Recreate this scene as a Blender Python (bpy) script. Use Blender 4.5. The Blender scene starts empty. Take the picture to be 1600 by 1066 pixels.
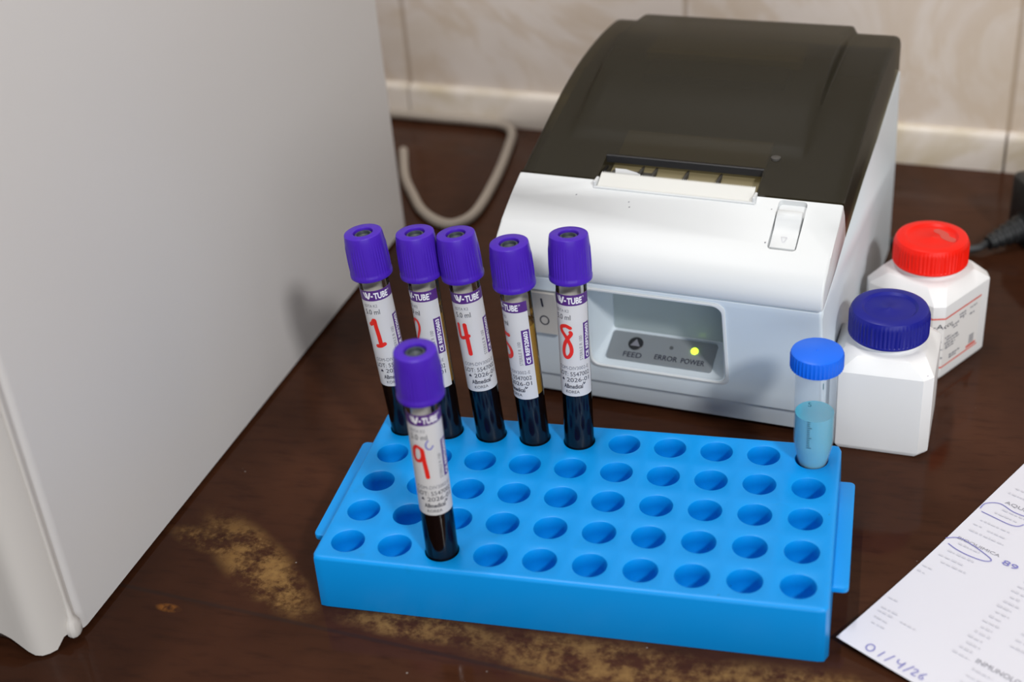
import bpy, bmesh, math, random
from mathutils import Vector, Matrix
random.seed(7)
PI = math.pi
R = math.radians
scn = bpy.context.scene
COL = scn.collection

# ------------------------------------------------------------------ camera
cd = bpy.data.cameras.new('camera')
cam = bpy.data.objects.new('camera', cd)
COL.objects.link(cam)
ROWS = [[0.96898, 0.23497, -0.07656], [0.06177, -0.53024, -0.84559], [-0.23929, 0.81464, -0.52831]]
r0, r1, r2 = (Vector(r).normalized() for r in ROWS)
M3 = Matrix((r0, -r1, -r2)).transposed()
cam.matrix_world = Matrix.Translation((0.10738, -0.45032, 0.39368)) @ M3.to_4x4()
cd.sensor_fit = 'HORIZONTAL'
cd.sensor_width = 36.0
cd.lens = 2212.18 / 1600 * 36.0
cd.clip_start = 0.01
cd.clip_end = 50
cd.dof.use_dof = True
cd.dof.focus_distance = 0.603
cd.dof.aperture_fstop = 6.5
scn.camera = cam

# ------------------------------------------------------------------ view, world, lights
vs = scn.view_settings
vs.view_transform = 'Standard'
vs.look = 'None'
vs.exposure = -0.04
vs.gamma = 1.0
vs.use_curve_mapping = False

world = bpy.data.worlds.new('room_light')
scn.world = world
world.use_nodes = True
bgn = world.node_tree.nodes['Background']
bgn.inputs['Color'].default_value = (1.0, 0.97, 0.94, 1)
bgn.inputs['Strength'].default_value = 0.17


def area(name, loc, target, sx, sy, power, color=(1, 1, 1)):
    l = bpy.data.lights.new(name, 'AREA')
    l.shape = 'RECTANGLE'
    l.size = sx
    l.size_y = sy
    l.energy = power
    l.color = color
    o = bpy.data.objects.new(name, l)
    COL.objects.link(o)
    o.location = loc
    o.rotation_euler = (Vector(target) - Vector(loc)).to_track_quat('-Z', 'Y').to_euler()
    return o


# a ceiling tube lamp running front to back above the cabinet, and a lamp lower at the front right
area('ceiling_tube_lamp', (-0.31, 0.02, 2.0), (-0.31, 0.02, 0), 0.06, 1.2, 20, (1.0, 0.99, 0.975))
area('side_lamp', (1.02, -1.24, 1.38), (0, 0.02, 0.03), 0.17, 0.17, 24, (1.0, 0.985, 0.97))
area('front_fill', (0.80, -2.3, 0.55), (0, 0, 0.05), 2.2, 0.9, 26, (0.92, 0.965, 1.0))  # unseen soft fill added to brighten the upright faces

# ------------------------------------------------------------------ helpers


def tag(o, label=None, cat=None, group=None, kind=None):
    if label:
        o['label'] = label
    if cat:
        o['category'] = cat
    if group:
        o['group'] = group
    if kind:
        o['kind'] = kind
    return o


def empty(name, loc=(0, 0, 0), rotz=0.0):
    o = bpy.data.objects.new(name, None)
    o.empty_display_size = 0.01
    COL.objects.link(o)
    o.location = loc
    o.rotation_euler = (0, 0, rotz)
    return o


def obj(name, bm, mat, parent=None, smooth=30, recalc=True):
    if recalc:
        bmesh.ops.recalc_face_normals(bm, faces=bm.faces[:])
    me = bpy.data.meshes.new(name)
    bm.to_mesh(me)
    bm.free()
    if smooth:
        for p in me.polygons:
            p.use_smooth = True
        me.set_sharp_from_angle(angle=R(smooth))
    for m in (mat if isinstance(mat, (list, tuple)) else [mat]):
        me.materials.append(m)
    o = bpy.data.objects.new(name, me)
    COL.objects.link(o)
    if parent:
        o.parent = parent
    return o


def loft(bm, rings, close=True, cap0=True, cap1=True):
    vr = [[bm.verts.new(p) for p in r] for r in rings]
    n = len(vr[0])
    for a, b in zip(vr, vr[1:]):
        for i in range(n if close else n - 1):
            j = (i + 1) % n
            bm.faces.new((a[i], a[j], b[j], b[i]))
    if cap0:
        bm.faces.new(vr[0][::-1])
    if cap1:
        bm.faces.new(vr[-1])
    return vr


def lathe(bm, prof, n=48, radf=None, cap0=True, cap1=True):
    rings = []
    for r, z in prof:
        ring = []
        for i in range(n):
            a = 2 * PI * i / n
            rr = r + (radf(r, z, a) if radf else 0)
            ring.append((rr * math.cos(a), rr * math.sin(a), z))
        rings.append(ring)
    return loft(bm, rings, True, cap0, cap1)


def rrect(hx, hy, r, n=6, cx=0, cy=0):
    pts = []
    for (sx, sy, a0) in ((1, 1, 0), (-1, 1, 90), (-1, -1, 180), (1, -1, 270)):
        for k in range(n + 1):
            a = R(a0 + 90 * k / n)
            pts.append((cx + sx * (hx - r) + r * math.cos(a), cy + sy * (hy - r) + r * math.sin(a)))
    return pts


def slab(bm, pts, z0, z1, e=0.0006):
    """prism over outline pts with softly rounded rim"""
    cx = sum(p[0] for p in pts) / len(pts)
    cy = sum(p[1] for p in pts) / len(pts)

    def ins(d):
        out = []
        for x, y in pts:
            v = Vector((x - cx, y - cy))
            L = v.length
            v *= (L - d) / L
            out.append((cx + v.x, cy + v.y))
        return out
    rings = []
    for d, z in ((e, z0), (0.3 * e, z0 + 0.3 * e), (0, z0 + e), (0, z1 - e), (0.3 * e, z1 - 0.3 * e), (e, z1)):
        rings.append([(x, y, z) for x, y in ins(d)])
    loft(bm, rings)


def box(bm, x0, x1, y0, y1, z0, z1, bevel=0.0, seg=2):
    vs_ = [bm.verts.new(p) for p in ((x0, y0, z0), (x1, y0, z0), (x1, y1, z0), (x0, y1, z0),
                                    (x0, y0, z1), (x1, y0, z1), (x1, y1, z1), (x0, y1, z1))]
    fs = [bm.faces.new([vs_[i] for i in q]) for q in
          ((0, 3, 2, 1), (4, 5, 6, 7), (0, 1, 5, 4), (1, 2, 6, 5), (2, 3, 7, 6), (3, 0, 4, 7))]
    if bevel:
        es = list({e for f in fs for e in f.edges})
        bmesh.ops.bevel(bm, geom=es, offset=bevel, segments=seg, profile=0.5, affect='EDGES')


def prism_x(bm, prof, x0, x1, bevel=0.0, seg=3):
    """extrude a (y, z) outline along x; round the two end rims"""
    a = [bm.verts.new((x0, y, z)) for y, z in prof]
    b = [bm.verts.new((x1, y, z)) for y, z in prof]
    n = len(prof)
    for i in range(n):
        j = (i + 1) % n
        bm.faces.new((a[i], a[j], b[j], b[i]))
    f0 = bm.faces.new(a[::-1])
    f1 = bm.faces.new(b)
    if bevel:
        bmesh.ops.bevel(bm, geom=list(f0.edges) + list(f1.edges), offset=bevel, segments=seg, profile=0.5,
                        affect='EDGES', clamp_overlap=True)


def tube(bm, pts, rad, n=12, sub=6):
    """round tube through points, Catmull-Rom smoothed"""
    P = [Vector(p) for p in pts]
    S = []
    for i in range(len(P) - 1):
        p0 = P[max(i - 1, 0)]
        p1, p2 = P[i], P[i + 1]
        p3 = P[min(i + 2, len(P) - 1)]
        for k in range(sub):
            t = k / sub
            S.append(0.5 * ((2 * p1) + (p2 - p0) * t + (2 * p0 - 5 * p1 + 4 * p2 - p3) * t * t
                            + (3 * p1 - p0 - 3 * p2 + p3) * t ** 3))
    S.append(P[-1])
    rings = []
    for i, s in enumerate(S):
        d = (S[min(i + 1, len(S) - 1)] - S[max(i - 1, 0)]).normalized()
        up = Vector((0, 0, 1)) if abs(d.z) < 0.9 else Vector((1, 0, 0))
        x = d.cross(up).normalized()
        y = x.cross(d)
        rr = rad(i / (len(S) - 1)) if callable(rad) else rad
        rings.append([tuple(s + rr * (math.cos(2 * PI * k / n) * x + math.sin(2 * PI * k / n) * y)) for k in range(n)])
    loft(bm, rings)


def cut(o, bmc):
    """subtract a mesh from an object, keeping one clean mesh"""
    bmesh.ops.recalc_face_normals(bmc, faces=bmc.faces[:])
    me = bpy.data.meshes.new('cutter')
    bmc.to_mesh(me)
    bmc.free()
    c = bpy.data.objects.new('cutter', me)
    COL.objects.link(c)
    par = o.parent
    o.parent = None
    md = o.modifiers.new('b', 'BOOLEAN')
    md.operation = 'DIFFERENCE'
    md.solver = 'EXACT'
    md.object = c
    dg = bpy.context.evaluated_depsgraph_get()
    dg.update()
    new = bpy.data.meshes.new_from_object(o.evaluated_get(dg))
    o.modifiers.clear()
    old = o.data
    o.data = new
    o.data.name = old.name + '_mesh'
    bpy.data.meshes.remove(old)
    bpy.data.objects.remove(c)
    bpy.data.meshes.remove(me)
    o.parent = par
    for p in new.polygons:
        p.use_smooth = True
    new.set_sharp_from_angle(angle=R(28))


# --- lettering: flat outlines filled, fitted to a box, then mapped onto a surface
def text_tris(body, bold=0.0):
    cu = bpy.data.curves.new('lettering', 'FONT')
    cu.body = body
    cu.size = 1.0
    cu.resolution_u = 3
    cu.offset = bold
    t = bpy.data.objects.new('lettering', cu)
    COL.objects.link(t)
    dg = bpy.context.evaluated_depsgraph_get()
    dg.update()
    me = bpy.data.meshes.new_from_object(t.evaluated_get(dg))
    vs_ = [(v.co.x, v.co.y) for v in me.vertices]
    fs = [tuple(p.vertices) for p in me.polygons]
    bpy.data.objects.remove(t)
    bpy.data.curves.remove(cu)
    bpy.data.meshes.remove(me)
    return vs_, fs


def add_text(bm, body, x0, x1, y0, y1, f, bold=0.0, seglen=None, rot=False):
    """fit lettering in x0..x1, y0..y1 and place every point with f(x, y); rot turns it to read downwards"""
    vs_, fs = text_tris(body, bold)
    xs = [v[0] for v in vs_]
    ys = [v[1] for v in vs_]
    ax, bx, ay, by = min(xs), max(xs), min(ys), max(ys)
    tb = bmesh.new()
    pts = []
    for x, y in vs_:
        u = (x - ax) / (bx - ax)
        w = (y - ay) / (by - ay)
        if rot:   # reads bottom to top
            pts.append((x0 + (x1 - x0) * (1 - w), y0 + (y1 - y0) * u))
        else:
            pts.append((x0 + (x1 - x0) * u, y0 + (y1 - y0) * w))
    tv = [tb.verts.new((p[0], p[1], 0)) for p in pts]
    for q in fs:
        try:
            tb.faces.new([tv[i] for i in q])
        except ValueError:
            pass
    if seglen:
        bmesh.ops.triangulate(tb, faces=tb.faces[:])
        for _ in range(3):
            long_e = [e for e in tb.edges if abs(e.verts[0].co.x - e.verts[1].co.x) > seglen]
            if not long_e:
                break
            bmesh.ops.subdivide_edges(tb, edges=long_e, cuts=1)
    idx = {}
    for v in tb.verts:
        idx[v] = bm.verts.new(f(v.co.x, v.co.y))
    for q in tb.faces:
        try:
            bm.faces.new([idx[v] for v in q.verts])
        except ValueError:
            pass
    tb.free()


def stroke(bm, pts, w, f, step=0.0005):
    """a marker line: ribbon of width w along pts with round ends"""
    P = [Vector(p) for p in pts]
    S = []
    for i in range(len(P) - 1):
        p0, p1, p2, p3 = P[max(i - 1, 0)], P[i], P[i + 1], P[min(i + 2, len(P) - 1)]
        n = max(2, int((p2 - p1).length / step))
        for k in range(n):
            t = k / n
            S.append(0.5 * ((2 * p1) + (p2 - p0) * t + (2 * p0 - 5 * p1 + 4 * p2 - p3) * t * t
                            + (3 * p1 - p0 - 3 * p2 + p3) * t ** 3))
    S.append(P[-1])
    L, Rr = [], []
    n = len(S)
    for i, s in enumerate(S):
        d = (S[min(i + 1, n - 1)] - S[max(i - 1, 0)])
        d = d.normalized() if d.length > 1e-9 else Vector((1, 0))
        nn = Vector((-d.y, d.x))
        L.append(s + nn * w / 2)
        Rr.append(s - nn * w / 2)
    lv = [bm.verts.new(f(p.x, p.y)) for p in L]
    mv = [bm.verts.new(f(p.x, p.y)) for p in S]
    rv = [bm.verts.new(f(p.x, p.y)) for p in Rr]
    for i in range(n - 1):
        bm.faces.new((lv[i], lv[i + 1], mv[i + 1], mv[i]))
        bm.faces.new((mv[i], mv[i + 1], rv[i + 1], rv[i]))
    for (c, nb) in ((S[0], S[1]), (S[-1], S[-2])):
        d = (c - nb).normalized()
        a0 = math.atan2(d.y, d.x)
        cv = bm.verts.new(f(c.x, c.y))
        arc = [bm.verts.new(f(c.x + w / 2 * math.cos(a0 + R(t)), c.y + w / 2 * math.sin(a0 + R(t))))
               for t in range(-90, 91, 30)]
        for a, b in zip(arc, arc[1:]):
            bm.faces.new((cv, a, b))


def quad(bm, x0, x1, y0, y1, f, nx=1, ny=1):
    g = [[bm.verts.new(f(x0 + (x1 - x0) * i / nx, y0 + (y1 - y0) * j / ny)) for i in range(nx + 1)] for j in range(ny + 1)]
    for j in range(ny):
        for i in range(nx):
            bm.faces.new((g[j][i], g[j][i + 1], g[j + 1][i + 1], g[j + 1][i]))


# ------------------------------------------------------------------ materials
def mat(name, col, rough=0.5, **kw):
    m = bpy.data.materials.new(name)
    m.use_nodes = True
    b = m.node_tree.nodes['Principled BSDF']
    b.inputs['Base Color'].default_value = (*col, 1)
    b.inputs['Roughness'].default_value = rough
    for k, v in kw.items():
        b.inputs[k.replace('_', ' ')].default_value = v
    return m


class NT:
    """tiny node-graph writer"""
    def __init__(self, m):
        self.t = m.node_tree
        self.b = self.t.nodes['Principled BSDF']

    def n(self, typ, props=None, **ins):
        nd = self.t.nodes.new(typ)
        for k, v in (props or {}).items():
            setattr(nd, k, v)
        for k, v in ins.items():
            key = k.replace('_', ' ')
            if key not in nd.inputs and k[1:].isdigit():
                key = int(k[1:])
            if hasattr(v, 'is_linked') or isinstance(v, bpy.types.NodeSocket):
                self.t.links.new(v, nd.inputs[key])
            else:
                nd.inputs[key].default_value = v
        return nd

    def link(self, a, b):
        self.t.links.new(a, b)

    def coord(self, kind='Object'):
        return self.n('ShaderNodeTexCoord').outputs[kind]

    def noise(self, vec, scale, detail=4.0, rough=0.55, dist=0.0):
        return self.n('ShaderNodeTexNoise', None, Vector=vec, Scale=scale, Detail=detail, Roughness=rough,
                      Distortion=dist).outputs['Fac']

    def math(self, op, a, b=0.0, clamp=False):
        return self.n('ShaderNodeMath', {'operation': op, 'use_clamp': clamp}, i0=a, i1=b).outputs[0]

    def ss(self, v, a, b):
        nd = self.n('ShaderNodeMapRange', {'interpolation_type': 'SMOOTHSTEP'}, Value=v, From_Min=a, From_Max=b)
        return nd.outputs['Result']

    def mix(self, fac, a, b):
        nd = self.t.nodes.new('ShaderNodeMix')
        nd.data_type = 'RGBA'
        for sock, v in ((nd.inputs[0], fac), (nd.inputs[6], a), (nd.inputs[7], b)):
            if isinstance(v, bpy.types.NodeSocket):
                self.t.links.new(v, sock)
            elif isinstance(v, (int, float)):
                sock.default_value = v
            else:
                sock.default_value = (*v, 1)
        return nd.outputs[2]

    def bump(self, h, strength=0.2, dist=0.001):
        nd = self.n('ShaderNodeBump', None, Height=h, Strength=strength, Distance=dist)
        self.link(nd.outputs[0], self.b.inputs['Normal'])


def clear_mat(name, tint, gloss_rough=0.03, ior=1.45):
    """thin clear wall: fresnel mix of see-through and gloss"""
    m = bpy.data.materials.new(name)
    m.use_nodes = True
    t = m.node_tree
    t.nodes.clear()
    out = t.nodes.new('ShaderNodeOutputMaterial')
    mx = t.nodes.new('ShaderNodeMixShader')
    fr = t.nodes.new('ShaderNodeFresnel')
    fr.inputs['IOR'].default_value = ior
    tr = t.nodes.new('ShaderNodeBsdfTransparent')
    tr.inputs['Color'].default_value = (*tint, 1)
    gl = t.nodes.new('ShaderNodeBsdfGlossy')
    gl.inputs['Roughness'].default_value = gloss_rough
    t.links.new(fr.outputs[0], mx.inputs[0])
    t.links.new(tr.outputs[0], mx.inputs[1])
    t.links.new(gl.outputs[0], mx.inputs[2])
    t.links.new(mx.outputs[0], out.inputs[0])
    return m


def translucent_mat(name, col, see, tint=(1, 1, 1), rough=0.25):
    """cloudy plastic or liquid: part diffuse, part see-through, glossy skin"""
    m = mat(name, col, rough)
    t = m.node_tree
    b = t.nodes['Principled BSDF']
    out = t.nodes['Material Output']
    mx = t.nodes.new('ShaderNodeMixShader')
    mx.inputs[0].default_value = see
    tr = t.nodes.new('ShaderNodeBsdfTransparent')
    tr.inputs['Color'].default_value = (*tint, 1)
    t.links.new(b.outputs[0], mx.inputs[1])
    t.links.new(tr.outputs[0], mx.inputs[2])
    t.links.new(mx.outputs[0], out.inputs[0])
    return m


M = {}
M['analyser'] = mat('analyser_paint', (0.60, 0.58, 0.57), 0.45)
M['analyser_trim'] = mat('analyser_plastic', (0.57, 0.54, 0.51), 0.4)
M['purple'] = mat('purple_stopper', (0.066, 0.018, 0.42), 0.32, Specular_IOR_Level=0.2)
M['rubber'] = mat('grey_rubber', (0.040, 0.052, 0.060), 0.5)
M['glass'] = clear_mat('clear_tube_wall', (0.94, 0.94, 0.92), 0.03, 1.22)
M['blood'] = mat('dark_blood', (0.0055, 0.003, 0.0035), 0.12)
M['plasma'] = translucent_mat('amber_plasma', (0.46, 0.26, 0.045), 0.3, (0.9, 0.7, 0.3), 0.15)
M['label'] = mat('label_paper', (0.80, 0.79, 0.80), 0.4)
M['label_purple'] = mat('label_purple_ink', (0.085, 0.02, 0.19), 0.4)
M['ink_white'] = mat('label_white_ink', (0.85, 0.84, 0.86), 0.4)
M['ink_black'] = mat('label_dark_ink', (0.02, 0.02, 0.04), 0.5)
M['ink_grey'] = mat('label_grey_ink', (0.20, 0.20, 0.23), 0.5)
M['ink_red'] = mat('red_marker', (0.72, 0.02, 0.012), 0.4)
M['ink_blue'] = mat('blue_pen', (0.19, 0.19, 0.52), 0.5)
M['blue_cap'] = mat('bright_blue_cap', (0.006, 0.14, 0.82), 0.4, Specular_IOR_Level=0.3)
M['frosted'] = translucent_mat('frosted_tube', (0.62, 0.68, 0.74), 0.76, (0.96, 0.98, 1.0), 0.3)
M['cyan'] = translucent_mat('cyan_liquid', (0.03, 0.48, 0.64), 0.15, (0.4, 0.85, 0.95), 0.2)
M['navy_cap'] = mat('navy_cap', (0.008, 0.010, 0.22), 0.4, Specular_IOR_Level=0.28)
M['red_cap'] = mat('red_cap', (0.84, 0.010, 0.002), 0.4, Specular_IOR_Level=0.28)
M['bottle'] = mat('white_bottle', (0.80, 0.80, 0.80), 0.38, Subsurface_Weight=0.1, Subsurface_Radius=(0.01, 0.01, 0.01), Subsurface_Scale=0.3)
M['red_line'] = mat('label_red_line', (0.70, 0.10, 0.07), 0.5)
M['printer'] = mat('printer_plastic', (0.66, 0.68, 0.69), 0.42)
M['printer_body'] = mat('printer_body_plastic', (0.68, 0.75, 0.80), 0.42)
M['panel_grey'] = mat('control_panel_grey', (0.22, 0.24, 0.255), 0.4)
M['switch'] = mat('switch_grey', (0.50, 0.475, 0.44), 0.45)
M['dark_plastic'] = mat('dark_plastic', (0.02, 0.02, 0.022), 0.4)
M['inner'] = mat('inner_chassis', (0.24, 0.20, 0.105), 0.6)
M['inner_dark'] = mat('inner_dark', (0.06, 0.055, 0.05), 0.6)
M['cream'] = mat('cream_bar', (0.60, 0.60, 0.57), 0.4)
M['paper_roll'] = mat('receipt_paper', (0.82, 0.82, 0.82), 0.6)
M['cord'] = mat('cream_cord', (0.40, 0.345, 0.29), 0.5)
M['black_rubber'] = mat('black_rubber', (0.010, 0.011, 0.012), 0.45)
M['paper'] = mat('sheet_paper', (0.68, 0.68, 0.745), 0.6)
M['print_grey'] = mat('faded_print', (0.58, 0.58, 0.64), 0.6)
M['led'] = mat('led_lens', (0.5, 0.8, 0.05), 0.3)
M['led'].node_tree.nodes['Principled BSDF'].inputs['Emission Color'].default_value = (0.55, 1.0, 0.03, 1)
M['led'].node_tree.nodes['Principled BSDF'].inputs['Emission Strength'].default_value = 3.5

t = M['label'].node_tree          # paper lets some light through
mx = t.nodes.new('ShaderNodeMixShader')
mx.inputs[0].default_value = 0.25
tl = t.nodes.new('ShaderNodeBsdfTranslucent')
tl.inputs['Color'].default_value = (0.85, 0.83, 0.80, 1)
t.links.new(t.nodes['Principled BSDF'].outputs[0], mx.inputs[1])
t.links.new(tl.outputs[0], mx.inputs[2])
t.links.new(mx.outputs[0], t.nodes['Material Output'].inputs[0])

# smoky lid
m = bpy.data.materials.new('smoky_lid')
m.use_nodes = True
t = m.node_tree
b = t.nodes['Principled BSDF']
b.inputs['Base Color'].default_value = (0.036, 0.032, 0.022, 1)
b.inputs['Roughness'].default_value = 0.33
b.inputs['Specular IOR Level'].default_value = 0.3
mx = t.nodes.new('ShaderNodeMixShader')
mx.inputs[0].default_value = 0.50
tr = t.nodes.new('ShaderNodeBsdfTransparent')
tr.inputs['Color'].default_value = (0.36, 0.32, 0.20, 1)
t.links.new(b.outputs[0], mx.inputs[1])
t.links.new(tr.outputs[0], mx.inputs[2])
t.links.new(mx.outputs[0], t.nodes['Material Output'].inputs[0])
M['smoky'] = m

# blue rack plastic with small grime specks
m = mat('rack_plastic', (0.0, 0.275, 0.74), 0.38, Specular_IOR_Level=0.35)
M['rack'] = m
g = NT(m)
co = g.coord()
sp = g.ss(g.noise(co, 330, 2), 0.73, 0.80)
bl = g.ss(g.noise(co, 22, 4), 0.56, 0.72)
grime = g.math('MULTIPLY', g.math('MULTIPLY', sp, bl), 0.9)
blot = g.math('MULTIPLY', g.ss(g.noise(co, 60, 5, 0.65), 0.62, 0.75), 0.35)
c1 = g.mix(grime, (0.0, 0.275, 0.74), (0.02, 0.09, 0.10))
c2 = g.mix(blot, c1, (0.0, 0.22, 0.52))
g.link(c2, g.b.inputs['Base Color'])
g.bump(g.noise(co, 900, 2), 0.05, 0.0003)

# varnished table: dark brown, worn bare patches in front of and left of the rack
m = mat('varnished_wood', (0.05, 0.02, 0.01), 0.3)
M['table'] = m
g = NT(m)
co = g.coord()
sep = g.n('ShaderNodeSeparateXYZ', None, Vector=co)
X, Y = sep.outputs[0], sep.outputs[1]
big = g.noise(co, 7, 4, 0.6)
wood = g.mix(g.ss(big, 0.35, 0.68), (0.036, 0.0125, 0.0060), (0.062, 0.0225, 0.0108))
gx = g.n('ShaderNodeMapping', None, Vector=co, Scale=(14, 60, 1), Rotation=(0, 0, R(-10)))
streak = g.noise(gx.outputs[0], 4, 5, 0.6)
wood = g.mix(g.math('MULTIPLY', g.ss(streak, 0.45, 0.75), 0.45), wood, (0.016, 0.006, 0.0035))


def blob(cx, cy, rx, ry, ang):
    mp = g.n('ShaderNodeMapping', {'vector_type': 'TEXTURE'}, Vector=co, Location=(cx, cy, 0), Rotation=(0, 0, R(ang)), Scale=(rx, ry, 1))
    flat = g.n('ShaderNodeVectorMath', {'operation': 'MULTIPLY'}, i0=mp.outputs[0], i1=(1, 1, 0))
    ln = g.n('ShaderNodeVectorMath', {'operation': 'LENGTH'}, i0=flat.outputs[0])
    return g.ss(ln.outputs['Value'], 1.15, 0.45)


patches = None
for a in ((-0.140, -0.030, 0.046, 0.014, -40), (-0.1250, -0.044, 0.028, 0.011, -35), (-0.162, -0.021, 0.026, 0.008, -15),
          (-0.055, -0.0585, 0.040, 0.008, -3),
          (0.020, -0.066, 0.060, 0.014, -3), (0.085, -0.068, 0.055, 0.013, 0)):
    w = blob(*a)
    patches = w if patches is None else g.math('MAXIMUM', patches, w)
rag = g.ss(g.math('ADD', g.math('MULTIPLY', g.noise(co, 75, 6, 0.68), 0.75), g.math('MULTIPLY', g.noise(co, 320, 3, 0.6), 0.25)), 0.40, 0.62)
worn = g.math('MULTIPLY', patches, rag)
bare = g.mix(g.noise(co, 120, 4), (0.15, 0.072, 0.022), (0.36, 0.21, 0.070))
col = g.mix(g.math('MULTIPLY', worn, 0.75), wood, bare)
spot = g.math('MULTIPLY', blob(-0.1650, -0.0634, 0.0062, 0.0026, -5), g.math('MULTIPLY', g.ss(g.noise(co, 260, 3), 0.3, 0.6), 0.8))
col = g.mix(spot, col, (0.22, 0.08, 0.015))
# dark joint line running in front of the rack
ln = g.math('ABSOLUTE', g.math('ADD', g.math('ADD', Y, g.math('MULTIPLY', X, 0.121)), 0.0765))
seam = g.math('MULTIPLY', g.ss(ln, 0.0016, 0.0004), 0.55)
col = g.mix(seam, col, (0.022, 0.014, 0.012))
# specks of dust
vor = g.n('ShaderNodeTexVoronoi', None, Vector=co, Scale=85)
dust = g.ss(vor.outputs['Distance'], 0.045, 0.02)
col = g.mix(g.math('MULTIPLY', g.math('MULTIPLY', dust, g.ss(g.noise(co, 40, 2), 0.5, 0.6)), 0.5), col, (0.5, 0.45, 0.4))
g.link(col, g.b.inputs['Base Color'])
rg = g.math('ADD', g.math('MULTIPLY', worn, 0.35), g.math('ADD', g.math('MULTIPLY', big, 0.10), 0.05))
g.link(rg, g.b.inputs['Roughness'])
g.b.inputs['Specular IOR Level'].default_value = 0.10

# marbled wall tiles (wall-local x along the wall, z up)
m = mat('marbled_tile', (0.6, 0.53, 0.46), 0.25)
M['tile'] = m
g = NT(m)
co = g.coord()
sep = g.n('ShaderNodeSeparateXYZ', None, Vector=co)
vein_n = g.noise(co, 6.5, 5, 0.6, 1.6)
vein = g.ss(g.math('ABSOLUTE', g.math('SUBTRACT', vein_n, 0.5)), 0.085, 0.0)
cloud = g.ss(g.noise(co, 9, 4, 0.55, 0.6), 0.42, 0.68)
tile = g.mix(g.math('MULTIPLY', cloud, 0.45), (0.71, 0.635, 0.58), (0.58, 0.475, 0.36))
tile = g.mix(g.math('MULTIPLY', vein, 0.35), tile, (0.50, 0.36, 0.22))
gxx = g.math('ABSOLUTE', g.math('SUBTRACT', g.math('FRACT', g.math('ADD', g.math('DIVIDE', g.math('ADD', sep.outputs[0], 0.014), 0.2015), 0.5)), 0.5))
gline = g.ss(gxx, 0.011, 0.005)
gz = g.math('ABSOLUTE', g.math('SUBTRACT', sep.outputs[2], 0.2240))
gl2 = g.ss(gz, 0.0016, 0.0008)
gr = g.math('MAXIMUM', gline, gl2)
g.link(g.mix(g.math('MULTIPLY', gr, 0.5), tile, (0.33, 0.235, 0.15)), g.b.inputs['Base Color'])
g.bump(g.math('SUBTRACT', 1.0, gr), 0.4, 0.001)

# ------------------------------------------------------------------ setting
AW = R(-8.4)
UW = Vector((math.cos(AW), math.sin(AW), 0))
VW = Vector((-math.sin(AW), math.cos(AW), 0))
W0 = Vector((0, 0.414, 0))


def wl(x, y=0.0, z=0.0):
    return W0 + UW * x + VW * y + Vector((0, 0, z))


bm = bmesh.new()
box(bm, -1.4, 1.4, 0.0, 0.12, -0.75, 1.6)
wall = obj('wall_back', bm, M['tile'], smooth=0)
wall.location = W0
wall.rotation_euler = (0, 0, AW)
tag(wall, kind='structure')

# low tile border where the wall meets the desk
bm = bmesh.new()
prof = [(0.0, 0.0), (-0.0055, 0.0), (-0.0055, 0.0205), (-0.0048, 0.0228), (-0.003, 0.0243), (0.0, 0.0248)]
for i in range(-6, 6):
    x0 = -0.014 + 0.2015 * i
    prism_x(bm, prof, x0 + 0.0006, x0 + 0.2015 - 0.0006, 0.0005, 1)
trim = obj('trim_1', bm, None, smooth=35)
m = mat('border_tile', (0.60, 0.53, 0.475), 0.25)
g = NT(m)
co = g.coord()
g.link(g.mix(g.ss(g.noise(co, 14, 4, 0.55, 0.8), 0.45, 0.7), (0.74, 0.67, 0.60), (0.58, 0.49, 0.35)), g.b.inputs['Base Color'])
trim.data.materials.clear()
trim.data.materials.append(m)
trim.location = W0
trim.rotation_euler = (0, 0, AW)
tag(trim, kind='structure')

# desk: top slab whose rear edge meets the wall
desk = empty('desk')
tag(desk, 'dark brown varnished wooden desk with worn patches under everything', 'desk')
bm = bmesh.new()
a, b2 = wl(-1.2, -0.0003), wl(1.2, -0.0003)
outline = [(-1.15, -0.42), (1.15, -0.42), (b2.x, b2.y), (a.x, a.y)]
v0 = [bm.verts.new((x, y, 0.0)) for x, y in outline]
v1 = [bm.verts.new((x, y, -0.035)) for x, y in outline]
bm.faces.new(v0)
bm.faces.new(v1[::-1])
for i in range(4):
    j = (i + 1) % 4
    bm.faces.new((v1[i], v1[j], v0[j], v0[i]))
obj('desktop', bm, M['table'], desk, smooth=0)
for (x, y) in ((-1.05, -0.36), (1.05, -0.36), (-0.95, 0.44), (1.1, 0.17)):
    bm = bmesh.new()
    box(bm, x - 0.03, x + 0.03, y - 0.03, y + 0.03, -0.75, -0.035, 0.003)
    obj('leg', bm, M['table'], desk)
bm = bmesh.new()
box(bm, -2.2, 2.2, -2.2, 1.0, -0.80, -0.75)
fl = obj('floor', bm, mat('floor_tile', (0.42, 0.38, 0.34), 0.5), smooth=0)
tag(fl, kind='structure')

# ------------------------------------------------------------------ analyser (big pale cabinet at the left)
AYAW = R(-4.3134)
AN = Vector((-0.1932, -0.0845, 0))
an = empty('laboratory_analyser', AN, AYAW)
tag(an, 'big pale grey analyser cabinet filling the left side of the desk', 'laboratory machine')
# local: y runs back along the visible side, x = 0 is the visible side face, body goes to -x
BW, BD, BH = 0.34, 0.362, 0.44
bm = bmesh.new()
ring = rrect(BW / 2, BD / 2, 0.0045, 4, -BW / 2, BD / 2)
loft(bm, [[(x, y, 0.0022) for x, y in ring], [(x, y, BH - 0.004) for x, y in ring],
          [(x * 0.99 - 0.0017, y * 0.99 + 0.0018, BH) for x, y in ring]])
obj('housing', bm, M['analyser'], an)
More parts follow.
